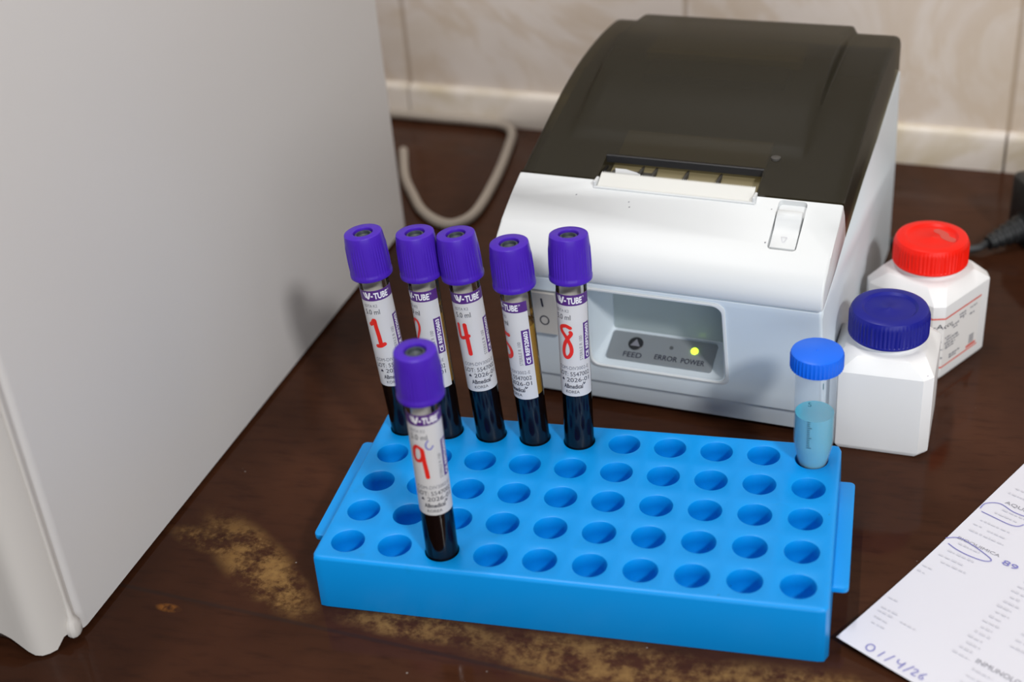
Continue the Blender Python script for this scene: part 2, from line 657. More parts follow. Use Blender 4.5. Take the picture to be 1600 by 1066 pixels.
# front bezel: moulded frame with rounded corner post; its foot flares down to the desk
bm = bmesh.new()
post = [(-0.0015, 0.001), (-0.0017, -0.0030), (-0.0030, -0.0070), (-0.0048, -0.0105), (-0.0066, -0.0132), (-0.0088, -0.0150), (-0.0115, -0.0158),
        (-0.0145, -0.0158), (-0.0180, -0.0155), (-0.0215, -0.0152), (-0.026, -0.0150), (-0.032, -0.0150), (-0.05, -0.015), (-0.10, -0.015), (-0.20, -0.015), (-0.339, -0.015), (-0.339, 0.001)]


def foot(x, y):
    d = -x
    if d < 0.0095:
        return 0.0
    if d < 0.027:
        s = (d - 0.0095) / 0.0175
        return 0.0085 * s * s * (3 - 2 * s)
    return 0.0085


rows = []
for z in (0.0, 0.0012, 0.02, 0.06, 0.12, 0.25, BH - 0.005, BH):
    row = []
    for x, y in post:
        f0 = foot(x, y)
        if -x < 0.004:
            f0 += 0.004
        zz = f0 + (z if z > 0.015 else z)
        zz = max(zz, z) if z > 0.03 else zz
        k = 0.0012 if z == 0.0 else 0.0
        row.append((x - (k if x > -0.01 else 0), y + k if y < 0 else y, zz))
    rows.append(row)
loft(bm, rows)
obj('front_bezel', bm, M['analyser_trim'], an, smooth=40)
# small rounded lip on the edge between bezel and side panel
bm = bmesh.new()
rows = []
for z, k in ((0.0022, 0.3), (0.0030, 0.7), (0.0045, 0.9), (0.008, 0.9), (0.0105, 0.65), (0.0125, 0.36), (0.02, 0.28), (BH - 0.01, 0.28)):
    rows.append([(-0.0012 + 0.0031 * k * math.cos(a * PI / 5), -0.002 + 0.0042 * k * math.sin(a * PI / 5), z) for a in range(10)])
loft(bm, rows)
obj('edge_lip', bm, M['analyser_trim'], an)
for (x, y) in ((-0.03, 0.03), (-0.31, 0.03), (-0.03, 0.33), (-0.31, 0.33)):
    bm = bmesh.new()
    lathe(bm, [(0.010, 0.0), (0.011, 0.001), (0.011, 0.0022)], 20)
    f_ = obj('rubber_foot', bm, M['black_rubber'], an)
    f_.location = (x, y, 0)

# ------------------------------------------------------------------ blue tube rack
RH = 0.026
PITCH = 0.020
rk = empty('tube_rack', (0, 0, 0))
tag(rk, 'bright blue plastic tube rack with fifty round holes in the middle of the desk', 'tube rack')
bm = bmesh.new()
NS = 64
HR = 0.0068


def hole(r, c):
    return Vector(((c - 4.5) * PITCH, (2 - r) * PITCH, RH))


cell = []
for k in range(NS):
    side, q = divmod(k, NS // 4)
    t_ = -1 + 2 * q / (NS // 4)
    cell.append([(1, t_), (-t_, 1), (-1, -t_), (t_, -1)][side])
for r in range(5):
    for c in range(10):
        h = hole(r, c)
        rings = [[(h.x + p[0] * PITCH / 2, h.y + p[1] * PITCH / 2, RH) for p in cell]]
        angs = [math.atan2(p[1], p[0]) for p in cell]
        for rr, z in ((HR + 0.0005, RH), (HR + 0.00015, RH - 0.00015), (HR, RH - 0.0005), (HR - 0.0001, RH - 0.006),
                      (HR - 0.0002, RH - 0.0105), (HR - 0.0008, RH - 0.0115), (0.0018, RH - 0.0118), (0.0016, RH - 0.0135)):
            rings.append([(h.x + rr * math.cos(a), h.y + rr * math.sin(a), z) for a in angs])
        loft(bm, rings, True, False, True)
bmesh.ops.remove_doubles(bm, verts=bm.verts[:], dist=1e-6)
per = []
st = PITCH * 2 / (NS // 4) / 2
nx, ny = int(round(0.2 / st)), int(round(0.1 / st))
for i in range(nx):
    per.append((-0.1 + i * st, -0.05))
for i in range(ny):
    per.append((0.1, -0.05 + i * st))
for i in range(nx):
    per.append((0.1 - i * st, 0.05))
for i in range(ny):
    per.append((-0.1, 0.05 - i * st))


def rim(ox, oy, rc):
    out = []
    for x, y in per:
        cx_ = max(-(ox - rc), min(ox - rc, x))
        cy_ = max(-(oy - rc), min(oy - rc, y))
        v = Vector((x - cx_, y - cy_))
        v.normalize()
        out.append((cx_ + v.x * rc, cy_ + v.y * rc))
    return out


rings = [[(x, y, RH) for x, y in per]]
for t_ in range(0, 91, 15):
    d = -0.0017 * (1 - math.sin(R(t_)))
    rings.append([(x, y, RH - 0.0017 * (1 - math.cos(R(t_)))) for x, y in rim(0.1020 + d, 0.0518 + d, 0.0004 + 0.0022 * math.sin(R(t_)))])
rings.append([(x, y, 0.0006) for x, y in rim(0.1026, 0.0524, 0.0028)])
rings.append([(x, y, 0.0) for x, y in rim(0.1022, 0.0520, 0.0026)])
loft(bm, rings, True, False, True)
bmesh.ops.remove_doubles(bm, verts=bm.verts[:], dist=1e-6)
obj('rack_body', bm, M['rack'], rk, smooth=40)
for s in (-1, 1):
    bm = bmesh.new()
    pts = rrect(0.0055, 0.0330, 0.0022, 5, s * 0.1030, 0.0)
    slab(bm, pts, RH - 0.0078, RH - 0.0050, 0.0006)
    obj('side_flange', bm, M['rack'], rk, smooth=40)

# ------------------------------------------------------------------ blood tubes
CX, CY = 0.10738, -0.45032
TR = 0.0065
LR = TR + 0.00008


def cyl(rad):
    """label coordinates (millimetres of arc from the right edge, height) -> point; 0 faces -y"""
    def f(x, y):
        a = -PI / 2 + x / TR
        return (rad * math.cos(a), rad * math.sin(a), y)
    return f


def deg(d):
    return R(d) * TR


S0 = 0.0100      # root sits this far below the rack top; local z = S0 is the rack top


def Z(s):
    return s + S0


def build_tube():
    root = empty('blood_collection_tube')
    bm = bmesh.new()
    prof = [(0.0001, 0.0), (0.0022, 0.0004), (0.0042, 0.0016), (0.0057, 0.0036), (0.0063, 0.0055), (TR, 0.0075), (TR, Z(0.083))]
    lathe(bm, prof, 48, None, True, False)
    obj('tube_wall', bm, M['glass'], root)
    bm = bmesh.new()
    k = TR - 0.00022
    lathe(bm, [(0.0001, 0.0003), (0.0022, 0.0007), (0.0041, 0.0019), (0.0056, 0.0038), (0.0061, 0.0056), (k, 0.0077), (k, Z(0.0266)), (0.0001, Z(0.0266))], 40)
    obj('blood', bm, M['blood'], root)
    bm = bmesh.new()
    k = TR - 0.00025
    lathe(bm, [(0.0001, Z(0.0267)), (k, Z(0.0267)), (k, Z(0.0605)), (k - 0.0006, Z(0.060)), (0.0001, Z(0.060))], 40)
    obj('plasma', bm, M['plasma'], root)
    # stopper
    cap = stopper(root)
    # paper label wrapped round the tube
    lb = bmesh.new()
    quad(lb, deg(-285), deg(5), Z(0.0257), Z(0.0735), cyl(LR), 72, 1)
    label = obj('label', lb, M['label'], root, recalc=False)
    e = LR + 0.00004
    bm = bmesh.new()
    quad(bm, deg(-285), deg(5), Z(0.0686), Z(0.0735), cyl(e), 72, 1)
    obj('purple_band', bm, M['label_purple'], label, recalc=False)
    bm = bmesh.new()
    quad(bm, deg(-31), deg(0), Z(0.0428), Z(0.0600), cyl(e), 10, 1)
    obj('purple_strip', bm, M['label_purple'], label, recalc=False)
    e = LR + 0.00009
    f = cyl(e)
    def line(name, mtl, *items):
        bm = bmesh.new()
        for it in items:
            if it[0] == 't':
                add_text(bm, it[1], deg(it[2]), deg(it[3]), Z(it[4]), Z(it[5]), f, it[6], 0.0006, rot=len(it) > 7)
            elif it[0] == 'q':
                quad(bm, deg(it[1]), deg(it[2]), Z(it[3]), Z(it[4]), f, 4, 1)
            else:
                stroke(bm, [(deg(p[0]), Z(p[1])) for p in it[1]], it[2], f)
        return obj(name, bm, M[mtl], label, recalc=False)

    line('brand_text', 'ink_white', ('t', 'TUBE', -87, -31, 0.0694, 0.0724, 0.035), ('t', 'TM', -29, -22, 0.0716, 0.0725, 0.0), ('q', -98, -90, 0.0705, 0.0712),
         ('s', [(-127, 0.0725), (-119, 0.0703), (-113, 0.0718)], 0.0006), ('s', [(-117, 0.0725), (-110, 0.0698), (-101, 0.0724)], 0.0008))
    line('strip_text', 'ink_white', ('t', 'CE REF520603', -24, -7, 0.0435, 0.0593, 0.03, 1))
    line('volume_text', 'ink_black', ('t', '5.0 ml', -136, -77, 0.0621, 0.0645, 0.0))
    line('lot_text', 'ink_black', ('t', 'LOT: 5547002', -142, -13, 0.0355, 0.0375, 0.0))
    line('expiry_text', 'ink_black', ('t', '2026-01', -104, -15, 0.0327, 0.0347, 0.0), ('s', [(-124, 0.0334), (-121, 0.0341), (-118, 0.0334)], 0.0006))
    line('maker_text', 'ink_black', ('t', 'ABmedical', -118, -44, 0.0295, 0.0316, 0.02), ('s', [(-41, 0.0322), (-39, 0.0313), (-34, 0.0320)], 0.0004))
    line('additive_text', 'ink_grey', ('t', 'EDTA K2', -136, -82, 0.0656, 0.0669, 0.0))
    line('code_text', 'ink_grey', ('t', 'COM-DIV3002-E', -138, -16, 0.0386, 0.0402, 0.0))
    line('origin_text', 'ink_black', ('t', 'KOREA', -110, -58, 0.0272, 0.0286, 0.0))
    line('sterile_text', 'ink_grey', ('t', 'STERILE R 100', -50, -38, 0.0430, 0.0545, 0.0, 1))
    return root


def stopper(root):
    bm = bmesh.new()

    def ribs(r, z, a):
        zz = z - Z(0)
        if 0.0806 < zz < 0.0940 and r > 0.0075:
            w = 1.0 if 0.0815 < zz < 0.0925 else 0.4
            return 0.00016 * w * (math.cos(44 * a)) * (1.0 if math.cos(6 * a) > -0.55 else 0.0)
        return 0.0
    prof = [(0.0066, Z(0.0783)), (0.0086, Z(0.0783)), (0.00905, Z(0.0787)), (0.00915, Z(0.0794)), (0.0091, Z(0.0803)), (0.00885, Z(0.0808)),
            (0.00885, Z(0.0815)), (0.0088, Z(0.0850)), (0.0087, Z(0.0890)), (0.0086, Z(0.0922)), (0.0085, Z(0.0942)), (0.00835, Z(0.0958)),
            (0.00815, Z(0.0975)), (0.0080, Z(0.0981)), (0.0077, Z(0.0983)), (0.0044, Z(0.0983)), (0.0042, Z(0.0981)), (0.0041, Z(0.0975)),
            (0.0040, Z(0.0930)), (0.0010, Z(0.0930))]
    lathe(bm, prof, 220, ribs)
    cap = obj('stopper_cap', bm, M['purple'], root, smooth=35)
    bm = bmesh.new()
    lathe(bm, [(0.0010, Z(0.0931)), (0.0039, Z(0.0931)), (0.0039, Z(0.0970)), (0.0035, Z(0.0974)), (0.0029, Z(0.0974)), (0.0026, Z(0.0962)), (0.0012, Z(0.0955)), (0.0001, Z(0.0954))], 36)
    tag(obj('rubber_plug', bm, M['rubber'], cap), 'grey rubber plug in the top of the cap')
    bm = bmesh.new()
    lathe(bm, [(0.0001, Z(0.0810)), (0.0052, Z(0.0810)), (0.0059, Z(0.0815)), (0.0061, Z(0.0824)), (0.0061, Z(0.0925)), (0.0001, Z(0.0925))], 36)
    obj('plug_skirt', bm, M['rubber'], cap)
    return cap


def copy_tree(o, parent=None):
    c = o.copy()
    COL.objects.link(c)
    if parent:
        c.parent = parent
    for ch in list(o.children):
        copy_tree(ch, c)
    return c


def digit(n, ctr):
    """handwritten red marker numeral on the label; x is arc, y height"""
    cx_ = deg(ctr)
    f0 = cyl(LR + 0.00014)

    def f(x, y):
        return f0(cx_ + x * 0.001, Z(y * 0.001))
    bm = bmesh.new()
    S = {
        '1': [([(-2.2, 57.2), (-1.2, 58.0), (-0.2, 59.3), (0.0, 56.0), (0.4, 51.5), (0.6, 46.8)], 1.35), ([(-1.1, 46.4), (0.6, 46.6), (2.2, 47.4)], 1.3)],
        '2': [([(-2.6, 57.0), (-1.3, 59.2), (0.6, 59.4), (1.6, 57.4), (1.3, 54.5), (-0.3, 51.0), (-2.2, 47.6)], 0.95), ([(-2.2, 47.6), (-0.5, 48.4), (1.2, 48.0), (3.6, 49.6)], 0.95)],
        '4': [([(-2.6, 58.6), (-2.7, 55.0), (-2.3, 52.3), (0.0, 52.6), (1.6, 53.4)], 1.15), ([(0.5, 58.6), (0.7, 53.0), (0.9, 47.5), (1.0, 44.6)], 1.35)],
        '5': [([(-2.8, 57.0), (0.0, 57.4), (2.6, 57.4)], 1.3), ([(-2.6, 57.0), (-2.6, 52.0), (-0.5, 52.4), (2.0, 51.6), (3.1, 49.4), (2.6, 47.2), (0.5, 46.0), (-1.8, 46.4)], 1.3)],
        '8': [([(2.0, 58.4), (0.0, 59.3), (-2.1, 58.4), (-1.8, 56.6), (0.2, 53.8), (1.9, 50.0), (2.0, 46.8), (0.6, 44.6), (-0.9, 44.9), (-1.4, 47.4), (-0.6, 51.0), (1.0, 53.8), (2.3, 55.6), (2.0, 56.4)], 1.15)],
        '9': [([(1.2, 57.8), (-0.8, 58.9), (-2.2, 57.0), (-2.4, 53.6), (-1.2, 52.0), (0.6, 52.8), (1.3, 55.4), (1.3, 57.2)], 1.05), ([(1.3, 57.2), (1.6, 52.0), (2.0, 47.5), (2.2, 44.6)], 1.25)],
    }
    for pts, w in S[n]:
        stroke(bm, pts, w * 1.35, f, 0.3)
    return obj('handwritten_number', bm, M['ink_red'], None, recalc=False)


TUBES = [  # number, row, col, cap-top offset from hole, label turn, numeral centre, s shift, label text
    ('1', 0, 0, (-0.0077, 0.0017, 0.098), 77, -104, 0.0, 'purple capped blood tube marked 1 in red at the left end of the back row'),
    ('2', 0, 1, (-0.0054, 0.0034, 0.098), 45, -104, 0.0, 'purple capped blood tube with red 2 half hidden behind the front tube'),
    ('4', 0, 2, (-0.0080, 0.0043, 0.098), 81, -111, 0.0, 'leaning purple capped blood tube marked 4 in red in the back row'),
    ('5', 0, 3, (-0.0047, 0.0015, 0.098), 32, -106, -0.0018, 'purple capped blood tube with amber strip showing beside its turned label'),
    ('8', 0, 4, (-0.0011, 0.0082, 0.098), 68, -98, 0.0, 'purple capped blood tube marked 8 in red in front of the printer window'),
    ('9', 4, 2, (0.0004, -0.0016, 0.098), 78, -111, -0.0024, 'purple capped blood tube marked 9 in red standing alone in the front row'),
]
proto = build_tube()
roots = [proto] + [copy_tree(proto) for _ in TUBES[1:]]
for root, (n, r, c, off, turn, ctr, sh, text) in zip(roots, TUBES):
    A = hole(r, c)
    d = Vector(off).normalized()
    zc = d
    y_ = Vector((A.x - CX, A.y - CY, 0))            # away from the viewer side
    y_ = (y_ - zc * y_.dot(zc)).normalized()
    x_ = y_.cross(zc)
    m3 = Matrix((x_, y_, zc)).transposed()
    root.rotation_mode = 'QUATERNION'
    root.rotation_quaternion = m3.to_quaternion()
    root.location = A + d * (sh - S0 + 0.0002)
    tag(root, text, 'blood tube', 'blood collection tubes standing in the rack')
    lab = [k for k in root.children if k.name.startswith('label')][0]
    lab.rotation_euler = (0, 0, R(turn))
    hn = digit(n, ctr)
    hn.parent = lab
    tag(hn, 'red marker numeral ' + n)
    if n == '9':
        bm = bmesh.new()
        f0 = cyl(LR + 0.00016)
        stroke(bm, [(deg(-76), Z(0.0618)), (deg(-84), Z(0.0605)), (deg(-84), Z(0.0586)), (deg(-72), Z(0.0576)), (deg(-62), Z(0.0590))], 0.0006, f0)
        o = obj('pen_mark', bm, M['ink_blue'], lab, recalc=False)
        tag(o, 'small blue pen letter c')

# ------------------------------------------------------------------ blue-capped centrifuge tube in the back right hole
h = hole(0, 9)
ct = empty('centrifuge_tube', (h.x + 0.0004, h.y, RH - 0.0114))
tag(ct, 'clear plastic tube with bright blue screw cap holding pale cyan liquid', 'centrifuge tube')
ZB = 0.0114
bm = bmesh.new()
lathe(bm, [(0.0001, 0), (0.0015, 0.0002), (0.0045, 0.0062), (0.0064, ZB + 0.0005), (0.0080, ZB + 0.0085), (0.0083, ZB + 0.0105), (0.0084, ZB + 0.0455), (0.0091, ZB + 0.046), (0.0091, ZB + 0.0470)], 48, None, True, False)
obj('tube_body', bm, M['frosted'], ct)
bm = bmesh.new()
lathe(bm, [(0.0001, 0.0004), (0.0013, 0.0006), (0.0042, 0.0064), (0.0060, ZB + 0.0005), (0.0076, ZB + 0.0085), (0.0079, ZB + 0.0105), (0.0079, ZB + 0.0245), (0.0001, ZB + 0.0242)], 48)
tag(obj('liquid', bm, M['cyan'], ct), 'cyan liquid')
bm = bmesh.new()
lathe(bm, [(0.0085, ZB + 0.0468), (0.0103, ZB + 0.0468), (0.0106, ZB + 0.0472), (0.0106, ZB + 0.0530), (0.01035, ZB + 0.0541), (0.0096, ZB + 0.0546), (0.0006, ZB + 0.0547), (0.0003, ZB + 0.0550), (0.0001, ZB + 0.0550)], 160,
      lambda r, z, a: 0.00020 * math.cos(40 * a) if r > 0.0104 and z < ZB + 0.0535 else 0)
obj('screw_cap', bm, M['blue_cap'], ct, smooth=35)
bm = bmesh.new()


def ctf(x, y):
    a = R(-107) + x / 0.0084
    rr = 0.00845 if y > ZB + 0.0106 else 0.0081
    return (rr * math.cos(a), rr * math.sin(a), y)


for i in range(14):
    z = ZB + 0.0115 + 0.0010 * i
    quad(bm, 0, 0.0020 if i % 5 == 0 else 0.0012, z, z + 0.00035, ctf, 2, 1)
add_text(bm, '1', 0.0056, 0.0060, ZB + 0.041, ZB + 0.0440, ctf, 0, 0.0005)
add_text(bm, '5', 0.0000, 0.0014, ZB + 0.0325, ZB + 0.0345, ctf, 0, 0.0005)
obj('graduation_marks', bm, mat('graduation_ink', (0.04, 0.14, 0.18), 0.5), ct, recalc=False)

# ------------------------------------------------------------------ reagent bottles


def oct_ring(hw, ch, z, m_=6):
    c = hw - ch
    P = [(hw, -c), (hw, c), (c, hw), (-c, hw), (-hw, c), (-hw, -c), (-c, -hw), (c, -hw)]
    out = []
    for i in range(8):
        a, b_ = P[i], P[(i + 1) % 8]
        for k in range(m_):
            t_ = k / m_
            out.append((a[0] + (b_[0] - a[0]) * t_, a[1] + (b_[1] - a[1]) * t_, z))
    return out


def circ_like(ring, r, z):
    return [(r * math.cos(math.atan2(y, x)), r * math.sin(math.atan2(y, x)), z) for x, y, _ in ring]


def bottle(name, loc, yaw, capmat, label, group):
    root = empty(name, loc, yaw)
    tag(root, label, 'bottle', group)
    bm = bmesh.new()
    H = 0.0425
    base = oct_ring(0.0220, 0.0041, 0)
    rings = [oct_ring(0.0200, 0.0041, 0.0), oct_ring(0.0208, 0.0041, 0.0004), oct_ring(0.0220, 0.0041, 0.0024), oct_ring(0.0222, 0.0041, 0.0032),
             oct_ring(0.0222, 0.0041, H - 0.0006), oct_ring(0.0219, 0.0041, H), oct_ring(0.0180, 0.0062, H + 0.0050), oct_ring(0.0172, 0.0064, H + 0.0056),
             circ_like(base, 0.0162, H + 0.0062), circ_like(base, 0.0154, H + 0.0068), circ_like(base, 0.0152, H + 0.0105), circ_like(base, 0.0152, H + 0.0160), circ_like(base, 0.0120, H + 0.0160)]
    loft(bm, rings)
    obj('bottle_body', bm, M['bottle'], root, smooth=24)
    bm = bmesh.new()
    B = 0.0518
    lathe(bm, [(0.0153, B), (0.0172, B), (0.0176, B + 0.0005), (0.0176, B + 0.0012), (0.01735, B + 0.0016), (0.01735, B + 0.0095), (0.0171, B + 0.0112), (0.0164, B + 0.0125), (0.0152, B + 0.0131),
               (0.0122, B + 0.0131), (0.0117, B + 0.0127), (0.0110, B + 0.0121), (0.0012, B + 0.0120), (0.0006, B + 0.0124), (0.0001, B + 0.0124)], 220,
          lambda r, z, a: 0.00028 * math.cos(60 * a) if r > 0.0172 and B + 0.0015 < z < B + 0.0100 else 0)
    obj('screw_cap', bm, capmat, root, smooth=35)
    return root


b1 = bottle('reagent_bottle', (0.1186, 0.1045, 0), R(-5.5), M['navy_cap'], 'plain white square bottle with navy blue ribbed cap beside the printer', 'square reagent bottles')
bm = bmesh.new()


def face_front(off):
    def f(x, y):
        return (x, -0.0222 - off, y)
    return f


# purple ink speck on the shoulder corner
stroke(bm, [(0.0190, 0.0424), (0.0194, 0.0430), (0.0197, 0.0419)], 0.0007, lambda x, y: (x, -0.0222 + (x - 0.0164) - 0.0001, y))
obj('ink_speck', bm, M['label_purple'], b1, recalc=False)

YB2 = R(90 - 34.5) - PI / 2 + R(0)
# local +x is the printed face; world normal of that face points right and towards the viewer
b2_ = bottle('reagent_bottle', (0.1368, 0.1723, 0), R(-34.5), M['red_cap'], 'white square bottle with red ribbed cap and printed label behind the other bottle', 'square reagent bottles')
HW, CH = 0.0222, 0.0041
LC = HW - CH
DIAG = CH * math.sqrt(2)


def wrap(off):
    """x: distance along the side wall; 0 = left edge of the printed face, negative goes round the chamfer to the next face"""
    def f(x, y):
        if x >= 0:
            return (HW + off, -LC + x, y)
        if x >= -DIAG:
            k = -x / math.sqrt(2)
            o_ = off / math.sqrt(2)
            return (HW - k + o_, -LC - k - o_, y)
        return (LC + (x + DIAG), -HW - off, y)
    return f


bm = bmesh.new()
f = wrap(0.0001)
for x0, x1, n_ in ((-DIAG - 0.030, -DIAG, 1), (-DIAG, 0, 1), (0, 0.0300, 1)):
    quad(bm, x0, x1, 0.0065, 0.0352, f, n_, 1)
lab = obj('printed_label', bm, mat('bottle_label', (0.76, 0.74, 0.72), 0.45), b2_, recalc=False)
bm = bmesh.new()
f = wrap(0.0002)
bm.free()
for z0, z1 in ((0.0350, 0.0358), (0.0078, 0.0086)):
    bm = bmesh.new()
    for x0, x1 in ((-DIAG - 0.030, -DIAG), (-DIAG, 0), (0, 0.0300)):
        quad(bm, x0, x1, z0, z1, f)
    obj('red_line', bm, M['red_line'], lab, recalc=False)
bm = bmesh.new()
quad(bm, 0.0205, 0.0285, 0.0092, 0.0106, f)
obj('red_block', bm, M['red_line'], lab, recalc=False)
bm = bmesh.new()
add_text(bm, '-Accu', -0.0052, 0.0062, 0.0298, 0.0324, f, 0.0)
rng = random.Random(3)


def scribble_line(bm, x0, x1, z, hgt, f, rng):
    x = x0
    while x < x1:
        w = rng.uniform(0.0006, 0.0022)
        xe = min(x + w, x1)
        if not (x < 0 < xe) and not (x < -DIAG < xe):
            quad(bm, x, xe, z, z + hgt * rng.uniform(0.7, 1), f)
        x = xe + rng.uniform(0.0003, 0.0007)


obj('black_lettering', bm, M['ink_black'], lab, recalc=False)
bm = bmesh.new()
for z, x0, x1 in ((0.0318, 0.0120, 0.0175), (0.0302, 0.0125, 0.0175), (0.0318, 0.0210, 0.0265), (0.0285, 0.0060, 0.0120), (0.0270, 0.0075, 0.0110), (0.0292, 0.0150, 0.0160), (0.0282, 0.0210, 0.0250),
                  (0.0238, -0.0060, 0.0060), (0.0222, -0.0060, 0.0120), (0.0206, -0.0055, 0.0130), (0.0180, -0.0060, 0.0), (0.0164, -0.0070, -0.001), (0.0148, -0.0060, -0.002), (0.0132, -0.0060, 0.0), (0.0116, -0.0070, -0.003), (0.0190, 0.0020, 0.0100), (0.0176, 0.0020, 0.0090), (0.0120, 0.0060, 0.0150), (0.0106, 0.0060, 0.0120)):
    scribble_line(bm, x0, x1, z, 0.0010, f, rng)
for z in (0.0112, 0.0122, 0.0132, 0.0142, 0.0152):
    quad(bm, 0.0225, 0.0265, z, z + 0.0006, f)
obj('fine_print', bm, M['ink_grey'], lab, recalc=False)
# pale smear on the red cap
bm = bmesh.new()
sf = lambda x, y: (x * 0.83 + y * 0.56, -x * 0.56 + y * 0.83, 0.0518 + 0.01215)
stroke(bm, [(-0.0050, 0.0050), (-0.0015, 0.0064), (0.0020, 0.0060), (0.0055, 0.0078)], 0.0042, sf)
sm = mat('cap_smear', (0.60, 0.075, 0.055), 0.6)
obj('smear', bm, sm, b2_, recalc=False)

# ------------------------------------------------------------------ receipt printer
PY = R(-8.3)
pr = empty('receipt_printer', (0.0962, 0.1116, 0), PY)
tag(pr, 'white receipt printer with smoky brown lid standing behind the blue rack', 'printer')
PW = 0.1503
# body
bm = bmesh.new()
prof = [(-0.0200, 0.0030), (-0.0212, 0.0040), (-0.0232, 0.0145), (-0.0243, 0.0158), (-0.0256, 0.0164), (-0.0372, 0.0745), (-0.0373, 0.0764), (-0.0362, 0.0782),
        (0.0097, 0.0884), (0.0500, 0.0970), (0.0900, 0.1025), (0.1465, 0.1135), (0.1530, 0.1120), (0.1580, 0.060), (0.1600, 0.0030)]
prism_x(bm, prof, -PW, 0.0, 0.0022, 4)
body = obj('body', bm, M['printer_body'], pr)
# control window recess
bm = bmesh.new()


def hexa(bm, pts):
    v = [bm.verts.new(p) for p in pts]
    for q in ((0, 3, 2, 1), (4, 5, 6, 7), (0, 1, 5, 4), (1, 2, 6, 5), (2, 3, 7, 6), (3, 0, 4, 7)):
        bm.faces.new([v[i] for i in q])


def ring_loft_y(bm, secs):
    rings = []
    for y, x0, x1, z0, z1, rc in secs:
        cx_, cz_ = (x0 + x1) / 2, (z0 + z1) / 2
        rings.append([(x, y + 0.25 * 0, z) for x, z in rrect((x1 - x0) / 2, (z1 - z0) / 2, rc, 5, cx_, cz_)])
    loft(bm, rings)


ring_loft_y(bm, [(-0.060, -0.1090, -0.0437, 0.0262, 0.0740, 0.0045), (-0.037, -0.1086, -0.0440, 0.0278, 0.0735, 0.0045), (-0.0265, -0.1080, -0.0450, 0.0284, 0.0730, 0.0042), (-0.0090, -0.1040, -0.0492, 0.0368, 0.0715, 0.0025)])
cut(body, bm)
# raised frame round the control window, on the leaning front
bm = bmesh.new()


def fy(z):
    return -0.0256 + (z - 0.0164) * (-0.0372 + 0.0256) / (0.0745 - 0.0164)


def frame_ring(grow, off, rc):
    return [(x, fy(z) - off, z) for x, z in rrect(0.0323 + grow, 0.02285 + grow, rc, 6, -0.0763, 0.05065)]


loft(bm, [frame_ring(0.0014, -0.0006, 0.0041), frame_ring(0.0014, 0.0005, 0.0041), frame_ring(0.0010, 0.0010, 0.0054), frame_ring(0.0002, 0.0010, 0.0046), frame_ring(-0.0002, 0.0005, 0.0042), frame_ring(-0.0004, -0.0010, 0.0040)], True, False, False)
obj('window_frame', bm, M['printer'], pr, smooth=40)
# control panel on the sloping floor of the recess
PX0, PX1 = -0.1030, -0.0522
PA = Vector((0, -0.0250, 0.0300))
PB = Vector((0, -0.0112, 0.0366))
pdir = (PB - PA)
PLEN = pdir.length
pdir.normalize()
pnorm = Vector((0, -pdir.z, pdir.y))


def pan(h_):
    def f(x, y):
        q = PA + pdir * y + pnorm * h_
        return (x, q.y, q.z)
    return f


bm = bmesh.new()
pts = rrect((PX1 - PX0) / 2, PLEN / 2, 0.0012, 4, (PX0 + PX1) / 2, PLEN / 2)
loft(bm, [[pan(-0.002)(x, y) for x, y in pts], [pan(0.0004)(x, y) for x, y in pts]])
cp = obj('control_panel', bm, M['panel_grey'], pr)


def disc(bm, cx_, cy_, r, h0, h1, n=28, fx=1.0):
    rings = []
    for rr, hh in ((r, h0), (r, h1 - 0.0002), (r * 0.93, h1)):
        f_ = pan(hh)
        rings.append([f_(cx_ + rr * fx * math.cos(2 * PI * k / n), cy_ + rr * math.sin(2 * PI * k / n)) for k in range(n)])
    loft(bm, rings)


bm = bmesh.new()
disc(bm, -0.0907, 0.0094, 0.0036, 0.0002, 0.0008)
fb = obj('feed_button', bm, M['dark_plastic'], cp)
bm = bmesh.new()
f = pan(0.00095)
t3 = [bm.verts.new(f(*p)) for p in ((-0.0931, 0.0078), (-0.0883, 0.0078), (-0.0907, 0.0118))]
bm.faces.new(t3)
obj('feed_arrow', bm, M['ink_grey'], fb, recalc=False)
bm = bmesh.new()
disc(bm, -0.0733, 0.0098, 0.0009, 0.0002, 0.0007)
obj('error_light', bm, mat('unlit_lens', (0.09, 0.095, 0.10), 0.3), cp)
bm = bmesh.new()
disc(bm, -0.0622, 0.0098, 0.0017, 0.0002, 0.0010)
tag(obj('power_light', bm, M['led'], cp), 'glowing yellow green power light')
bm = bmesh.new()
f = pan(0.00055)
add_text(bm, 'FEED', -0.0952, -0.0862, 0.0017, 0.0045, f, 0.01)
add_text(bm, 'ERROR', -0.0800, -0.0690, 0.0024, 0.0052, f, 0.01)
add_text(bm, 'POWER', -0.0672, -0.0560, 0.0024, 0.0052, f, 0.01)
obj('panel_lettering', bm, M['ink_black'], cp, recalc=False)
# added grey sheet on the recess back, painting in the overhang's shade
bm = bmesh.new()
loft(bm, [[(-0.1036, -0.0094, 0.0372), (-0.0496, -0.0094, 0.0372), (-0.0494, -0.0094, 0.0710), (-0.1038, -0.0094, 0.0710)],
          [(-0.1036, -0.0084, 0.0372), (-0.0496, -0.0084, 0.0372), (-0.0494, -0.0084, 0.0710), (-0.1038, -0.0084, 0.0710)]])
obj('recess_shade', bm, mat('recess_shade_grey', (0.33, 0.385, 0.39), 0.25), pr, smooth=0)
# rocker power switch on the leaning front
bm = bmesh.new()
SX0, SX1 = -0.1365, -0.1222


def sw(x, z, o_):
    return (x, fy(z) - o_, z)


